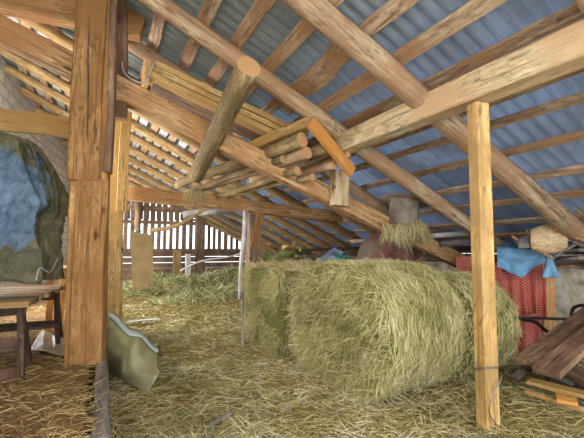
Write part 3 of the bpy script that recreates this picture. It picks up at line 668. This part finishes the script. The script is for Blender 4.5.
o = grid('hay_heap', heapfn(3.75, 7.2, .8, .7, 1.3, 3), 40, 14, M['balebase']); tag(o, 'green hay heap behind the bales, beside the braced middle post', 'hay heap')
o = grid('hay_heap', heapfn(4.45, 5.85, .85, 1.05, 1.04, 6), 40, 14, M['balebase']); tag(o, 'low hay heap between the stone wall and the bales, under the crumpled sheets', 'hay heap')
def crate(px0, py0, px1, py1, y, lab):
    a = at(px0, py0, Y=y); b = at(px1, py1, Y=y); x0, x1 = a.x, b.x; z1, z0 = a.z, b.z
    t = empty('wooden_crate', ((x0 + x1) / 2, y, z0), lab, 'crate', 'crates on the hay heap')
    for k in range(2):
        zz = z0 + (z1 - z0) * (.22 + .5 * k); beam('side_slat', (x0, y, zz), (x1, y, zz), .02, (z1 - z0) * .42, M['strut'], t, bev=.002); beam('side_slat', (x0, y + .3, zz), (x1, y + .3, zz), .02, (z1 - z0) * .42, M['strut'], t, bev=.002)
    for x in (x0, x1): beam('end_board', (x, y, (z0 + z1) / 2), (x, y + .3, (z0 + z1) / 2), .02, z1 - z0, M['strut'], t, bev=.002)
    beam('bottom', (x0, y + .15, z0), (x1, y + .15, z0), .3, .015, M['strut'], t, bev=.002)
crate(261, 243, 270, 249, 6.6, 'small wooden crate sitting on top of the hay heap'); crate(288, 245, 297, 252, 7.2, 'reddish wooden crate right of the hay heap')
def rag(name, pts, y, mat, lab, cat, d=.08):
    P = [at(*p, Y=y) for p in pts]
    def fn(u, v):
        a = P[0].lerp(P[1], u); b = P[3].lerp(P[2], u); q = a.lerp(b, v); q += Vector((.01, d * (1 - v) - .04 * sin(u * 14) * v, .02 * noise.noise(Vector((u * 6, v * 6, y))))); return q
    o = grid(name, fn, 24, 12, M[mat], thick=.008); return tag(o, lab, cat)
rag('crumpled_sheet', [(318, 262), (336, 247), (342, 252), (328, 268)], 5.4, 'greyblue', 'crumpled grey-blue sheet behind the bales, left of the teal one', 'sheet')
rag('crumpled_sheet', [(331, 262), (341, 254), (350, 256), (340, 266)], 5.3, 'tealcloth', 'small crumpled teal sheet behind the bales', 'sheet')
o = beam('yellow_board', at(336, 268, Y=4.0) , at(356, 267, Y=3.75), .03, .07, M['yellowpaint']); tag(o, 'bright yellow board lying on top of the bales near the picture centre', 'board')
# low clutter along the eave: planks seen under the far roof
for k, (p, q, y, m) in enumerate([((300, 250), (420, 246), 6.6, 'dark'), ((296, 256), (400, 258), 6.3, 'grey'), ((352, 241), (470, 234), 5.0, 'pale'), ((420, 238), (566, 227), 4.2, 'pale'), ((430, 231), (560, 221), 4.4, 'grey'), ((440, 244), (575, 232), 4.0, 'grey')]):
    lab = ['dark plank in the gloom behind the grey-blue sheet', 'low grey plank behind the bales and the teal sheet', 'pale flat board passing behind the hay blower collar', 'pale peeled pole stored along the stone wall behind the slim post', 'topmost grey pole stored along the stone wall', 'lowest grey pole stored along the stone wall'][k]
    o = log('stored_pole', at(*p, Y=y), at(*q, Y=y - 1.0), .04, .032, M[m], bow=.03, ends=False) if k > 2 else beam('stored_plank', at(*p, Y=y), at(*q, Y=y - .5), .12, .05, M[m]); tag(o, lab, 'pole' if k > 2 else 'plank')
# ---------------------------------------------------------------- hay blower
def lathe(name, prof, mat, parent, mw, sides=36, axis='Z'):
    bm = bmesh.new(); rings = []
    for r, z in prof: rings.append([bm.verts.new((r * cos(2 * pi * k / sides), r * sin(2 * pi * k / sides), z)) for k in range(sides)])
    for a, b in zip(rings, rings[1:]):
        for k in range(sides): bm.faces.new((a[k], a[(k + 1) % sides], b[(k + 1) % sides], b[k])).smooth = True
    if prof[0][0] > 0: bm.faces.new(rings[0][::-1])
    if prof[-1][0] > 0: bm.faces.new(rings[-1])
    bmesh.ops.recalc_face_normals(bm, faces=bm.faces)
    me = bpy.data.meshes.new(name); bm.to_mesh(me); bm.free(); return link(name, me, mat, parent, mw)
c = at(405, 201, Y=4.0); bx, by = c.x, c.y
t = empty('hay_blower', (bx, by + .05, 0), 'rusty drum-shaped hay blower with a flanged upright pipe behind the long diagonal timber', 'hay blower')
tilt = Matrix.Rotation(radians(12), 4, 'Y')
pipe = lathe('pipe', [(.21, -.34), (.205, -.1), (.20, -.02), (.22, .03)], M['dustmetal'], t, Matrix.Translation((bx, by, c.z - .03)) @ tilt)
lathe('flange', [(.20, .0), (.34, .0), (.345, .012), (.34, .026), (.18, .03)], M['dustmetal'], pipe, Matrix.Translation((bx, by, c.z - .01)) @ tilt)
lathe('drum', [(.05, -.22), (.5, -.22), (.52, -.2), (.52, .2), (.5, .22), (.05, .22)], M['rust'], t, Matrix.Translation((bx + .17, by + .50, 1.02)) @ Matrix.Rotation(pi / 2, 4, 'X'))
for sx in (-1, 1):
    for sy in (-1, 1): beam('leg', (bx + .17 + sx * .35, by + .50 + sy * .16, .0), (bx + .17 + sx * .28, by + .50 + sy * .16, .8), .06, .06, M['iron'], t)
n = 2000; an = rng.uniform(0, 2 * pi, n); hh = rng.uniform(0, 1, n); rr = .19 + .14 * (1 - hh)
Pm = np.stack([bx + rr * np.cos(an), by + rr * np.sin(an), c.z - .50 + .24 * hh], 1)
o = strands('hay_collar', Pm, np.stack([np.cos(an) * .4, np.sin(an) * .4, -np.ones(n)], 1) + rng.normal(size=(n, 3)) * .3, rng.uniform(.06, .16, n), np.full(n, .006), M['hay'], None, .4, .2)
tag(o, 'collar of hay packed round the foot of the blower pipe', 'hay', None, 'stuff')
p1 = at(395, 222, Y=4.0); n = 600
Pm = np.stack([rng.normal(bx - .12, .13, n), rng.normal(4.03, .04, n), rng.normal(0, .02, n)], 1); Pm[:, 2] += [1.97 - .362 * (v - 2.34) + .04 for v in Pm[:, 0]]
o = strands('draped_hay', Pm, np.tile([0, -.4, -1.], (n, 1)) + rng.normal(size=(n, 3)) * .3, rng.uniform(.06, .2, n), np.full(n, .005), M['hay'], None, .4, .2); tag(o, 'hay spilling over the diagonal timber in front of the blower pipe', 'hay', None, 'stuff')
# ---------------------------------------------------------------- right side: cloths, tools, planks
def cloth(name, quad, dirv, mat, lab, cat, folds=5, amp=.05, sag=.0, nu=60, nv=40):
    P = quad
    def fn(u, v):
        a = P[0].lerp(P[1], u); b = P[3].lerp(P[2], u); q = a.lerp(b, v); k = .25 + .75 * v
        return q + Vector(dirv) * (amp * sin(u * folds * 2 * pi + .8 * sin(v * 3)) * k + .03 * noise.noise(Vector((u * 5, v * 5, folds)))) + Vector((0, 0, -sag * sin(pi * u)))
    o = grid(name, fn, nu, nv, M[mat], thick=.006); return tag(o, lab, cat)
XC = 4.75
cloth('red_cloth', [at(487, 262, X=4.5), at(545, 262, X=4.9), at(546, 318, X=4.85), at(496, 365, X=4.2)], (-.8, -.6, 0), 'dots', 'red cloth with white dots hanging in folds below the blue tarpaulin', 'cloth', 5, .06)
cloth('red_cloth', [at(506, 318, X=4.3), at(543, 312, X=4.7), at(536, 362, X=4.35), at(510, 358, X=4.2)], (-.8, -.6, 0), 'dots', 'lower crumpled bundle of the red dotted cloth beside the plank pile', 'cloth', 2, .05)
cloth('red_cloth', [at(456, 257, X=4.6), at(484, 254, X=4.8), at(484, 330, X=4.7), at(458, 322, X=4.5)], (-.8, -.6, 0), 'dots', 'small red dotted cloth corner showing left of the slim pine post', 'cloth', 2, .03)
def blue(u, v):
    top = at(497, 247, X=4.55).lerp(at(553, 252, X=4.9), u); bot = at(497 + 56 * u, 262 + 18 * (1 - abs(u - .42) / .58) - 6 * u, X=4.35 + .4 * u)
    p = top.lerp(bot, v); p += Vector((-.04, -.03, .0)) * sin(u * 16 + 2 * v) * v; p += Vector((0, 0, .03)) * noise.noise(Vector((u * 5, v * 4, 7))); return p
t = empty('blue_tarpaulin', at(522, 255, X=4.75), 'light blue tarpaulin thrown over the top of the red dotted cloth', 'tarpaulin')
grid('front_flap', blue, 50, 20, M['tarpblue2'], t, thick=.006)
grid('top_fold', lambda u, v: blue(u, 0).lerp(blue(u, 0) + Vector((.45, .25, .04 + .05 * sin(u * 9))), v), 40, 10, M['tarpblue2'], t, thick=.006)
def knot(u, v):
    q = at(550, 262, X=4.72); an = u * 2 * pi; r = .09 * (1 + .35 * sin(an * 4) * v) * (.3 + v); return q + Vector((r * cos(an) * .6, r * sin(an) * -.8, -.26 * v + .08))
grid('hanging_corner', knot, 40, 14, M['tarpblue2'], t, thick=.004)
# standing plank next to it
o = beam('upright_plank', at(549, 345, X=4.95), at(548, 262, X=4.95), .14, .05, M['strut'], up=(-.6, -.8, 0)); tag(o, 'narrow brown plank standing between the red cloth and the stone wall', 'plank')
# support shelf frame
# scoop
def scoop():
    c = at(549, 240, X=4.7); t = empty('wooden_scoop', c, 'pale wooden shovel blade lying on the pole pile above the blue tarpaulin', 'shovel')
    A_ = at(531, 240, X=4.5); B_ = at(567, 238, X=4.85); d = (B_ - A_)
    def fn(u, v):
        w = (.06 + .115 * sin(pi * min(1, .18 + u * .62))); s = (v - .5) * 2; p = A_ + d * u; return p + Vector((-.1 * (1 - s * s), -.06 * (1 - s * s), s * w))
    grid('blade', fn, 24, 16, M['purlin'], t, thick=.014)
    tube('handle', [B_ + Vector((-.05, 0, 0)), at(584, 246, X=4.8), at(600, 252, X=4.75)], .02, M['grey'], t)
    def fn2(u, v): return fn(u, v * .8) + Vector((.03, -.0, -.10)) - d * .25
    grid('socket', lambda u, v: fn(u * .7, .5 + v * .5) + Vector((.05, .05, -.09)) - d * .3, 16, 10, M['grey'], t, thick=.014)
scoop()
for k, (pts, X, r, m, lab) in enumerate([([(512, 236), (524, 244), (538, 250), (552, 258)], 4.4, .017, 'strut', 'curved brown tool handle hanging over the blue tarpaulin'),
        ([(545, 218), (556, 228), (572, 236), (590, 242)], 4.6, .02, 'farlog', 'curved scythe-like handle above the pale shovel blade'),
        ([(527, 230), (533, 237), (540, 241)], 4.6, .014, 'yellow', 'short thin peg-like stick left of the pale shovel blade'),
        ([(548, 262), (565, 250), (590, 238)], 4.75, .016, 'grey', 'grey stick rising right below the shovel blade'),
        ([(540, 258), (566, 255), (592, 258)], 4.85, .015, 'grey', 'nearly level grey stick resting on the stone wall top'),
        ([(556, 268), (570, 266), (592, 270)], 5.0, .018, 'brown', 'brown stick lying lowest on the stone wall top'),
        ([(574, 207), (584, 216), (595, 226)], 4.7, .012, 'yellow', 'thin pale stick at the right edge under the tin'),
        ([(560, 248), (576, 244), (592, 247)], 4.95, .02, 'grey', 'thick grey stick behind the shovel handle')]):
    o = tube('long_stick', [at(*p, X=X + .06 * i) for i, p in enumerate(pts)], r, M[m], None, 8); tag(o, lab, 'stick')
for k, (p, q, X) in enumerate([((556, 262), (592, 258), 5.15), ((556, 252), (592, 250), 5.2)]):
    o = beam('shelf_board', at(*p, X=X), at(*q, X=X - .2), .3, .035, M['grey']); tag(o, ['lower', 'upper'][k] + ' grey board laid on top of the low stone wall', 'board')
# iron bar and hoop
o = tube('iron_bar', [at(508, 318, X=4.35), at(535, 318, X=4.5), at(560, 319, X=4.6), at(592, 319, X=4.75)], .016, M['iron'], None, 8); tag(o, 'thin dark iron bar held level across the red cloth', 'bar')
o = tube('iron_pipe', [at(520, 319, X=4.4), at(535, 322, X=4.4), at(545, 330, X=4.35), at(556, 338, X=4.3)], .02, M['iron'], None, 8); tag(o, 'bent dark pipe sloping down below the iron bar', 'pipe')
o = tube('iron_hoop', [at(571, 330, X=4.6), at(572, 312, X=4.6), at(578, 306, X=4.6), at(596, 305, X=4.6)], .018, M['iron'], None, 8); tag(o, 'curved black iron handle before the white wall at right', 'hoop')
# plank pile lower right
def plank(name, p, q, za, zb, w, h, m, lab, roll=0, X=None):
    a = at(*p, Z=za); b = at(*q, Z=zb); o = beam(name, a, b, w, h, M[m], bev=.004, roll=roll); return tag(o, lab, 'plank', None)
plank('dark_plank', (527, 362), (598, 308), .38, .66, .2, .045, 'brown', 'upper of two dark planks sloping down to the left in the right pile')
plank('dark_plank', (545, 372), (604, 325), .36, .6, .19, .045, 'brown', 'lower of two dark planks sloping down to the left in the right pile')
plank('short_plank', (578, 349), (600, 345), .44, .46, .12, .05, 'farlog', 'short pale wood block on the plank pile at the right edge')
plank('prop_board', (516, 372), (536, 366), .10, .22, .1, .05, 'dark', 'dark short prop under the left end of the sloping planks')
plank('dark_board', (560, 380), (600, 400), .15, .1, .25, .04, 'dark', 'dark board lying under the pile, right of the yellow board')
plank('dark_board', (556, 362), (598, 385), .24, .2, .22, .04, 'brown', 'brown board wedged crosswise below the sloping planks')
plank('dark_board', (536, 352), (560, 392), .18, .05, .08, .05, 'dark', 'narrow dark board leaning inside the plank pile')
plank('grey_board', (514, 378), (528, 366), .10, .18, .07, .03, 'grey', 'small grey board end left of the plank pile')
plank('yellow_board', (526, 391), (592, 413), .13, .12, .05, .03, 'yellow', 'long thin yellow lath at the front edge of the plank pile')
plank('yellow_board', (529, 381), (590, 396), .16, .15, .13, .03, 'yellow', 'pale broken board lying behind the yellow lath')
plank('yellow_block', (556, 397), (577, 402), .18, .17, .14, .03, 'orange', 'small orange board resting on the yellow lath')
plank('grey_board', (538, 370), (575, 382), .20, .18, .12, .03, 'grey', 'grey-white board in the middle of the pile')
# debris on floor
o = beam('floor_stick', at(283, 409, Z=.05), at(305, 399, Z=.06), .035, .03, M['pale']); tag(o, 'small pale stick lying on the hay before the round bale', 'stick')
o = beam('floor_stick', at(205, 428, Z=.04), at(232, 412, Z=.06), .03, .03, M['grey']); tag(o, 'dull grey stick half sunk in the foreground hay', 'stick')
o = beam('floor_lath', at(128, 322, Z=.08), at(160, 319, Z=.08), .1, .02, M['pale']); tag(o, 'pale lath on the hay right of the yellow post', 'lath')
o = beam('white_stick', at(242, 300, Z=.5), at(243, 350, Z=.03), .02, .02, M['pale']); tag(o, 'thin white upright stick at the left side of the flat-sided bale', 'stick')
# ---------------------------------------------------------------- light
w = bpy.data.worlds.new('world'); scene.world = w; w.use_nodes = True; nt = w.node_tree; bg = nt.nodes['Background']
bg.inputs[0].default_value = (.80, .88, 1.0, 1); bg.inputs[1].default_value = 2.8
def area(name, loc, rot, sx, sy, p, col=(1, 1, 1)):
    l = bpy.data.lights.new(name, 'AREA'); l.shape = 'RECTANGLE'; l.size = sx; l.size_y = sy; l.energy = p; l.color = col
    o = bpy.data.objects.new(name, l); COL.objects.link(o); o.location = loc; o.rotation_euler = rot; return o
area('doorway_daylight', (1.6, -1.9, 1.9), (radians(90), 0, 0), 5.5, 2.6, 110, (1, .97, .92))
area('near_side_fill', (-1.55, .3, 1.9), (0, radians(-90), 0), 2.0, 2.2, 70, (1, .96, .9))  # fill light added out of view at left; the wall has no door
area('mid_side_fill', (-1.5, 6.6, 1.5), (0, radians(-90), 0), 1.4, 2.0, 170, (.95, .97, 1))  # unseen fill added for the deep hay, which catches bluish light from the left
area('far_side_fill', (-1.08, 11.4, 1.6), (0, radians(-90), 0), 1.2, .8, 130, (.95, .97, 1))  # hidden area light added to brighten the boards at the back
area('brick_wall_fill', (-1.3, 4.95, 2.3), (radians(95), 0, radians(4)), .5, .9, 110, (1, .98, .95))  # added beyond the left frame edge to brighten the white brick wall
vs = scene.view_settings; vs.view_transform = 'Standard'; vs.look = 'None'; vs.gamma = 1; vs.exposure = 0.36; vs.use_curve_mapping = False
scene.cycles.max_bounces = 8; scene.cycles.diffuse_bounces = 5
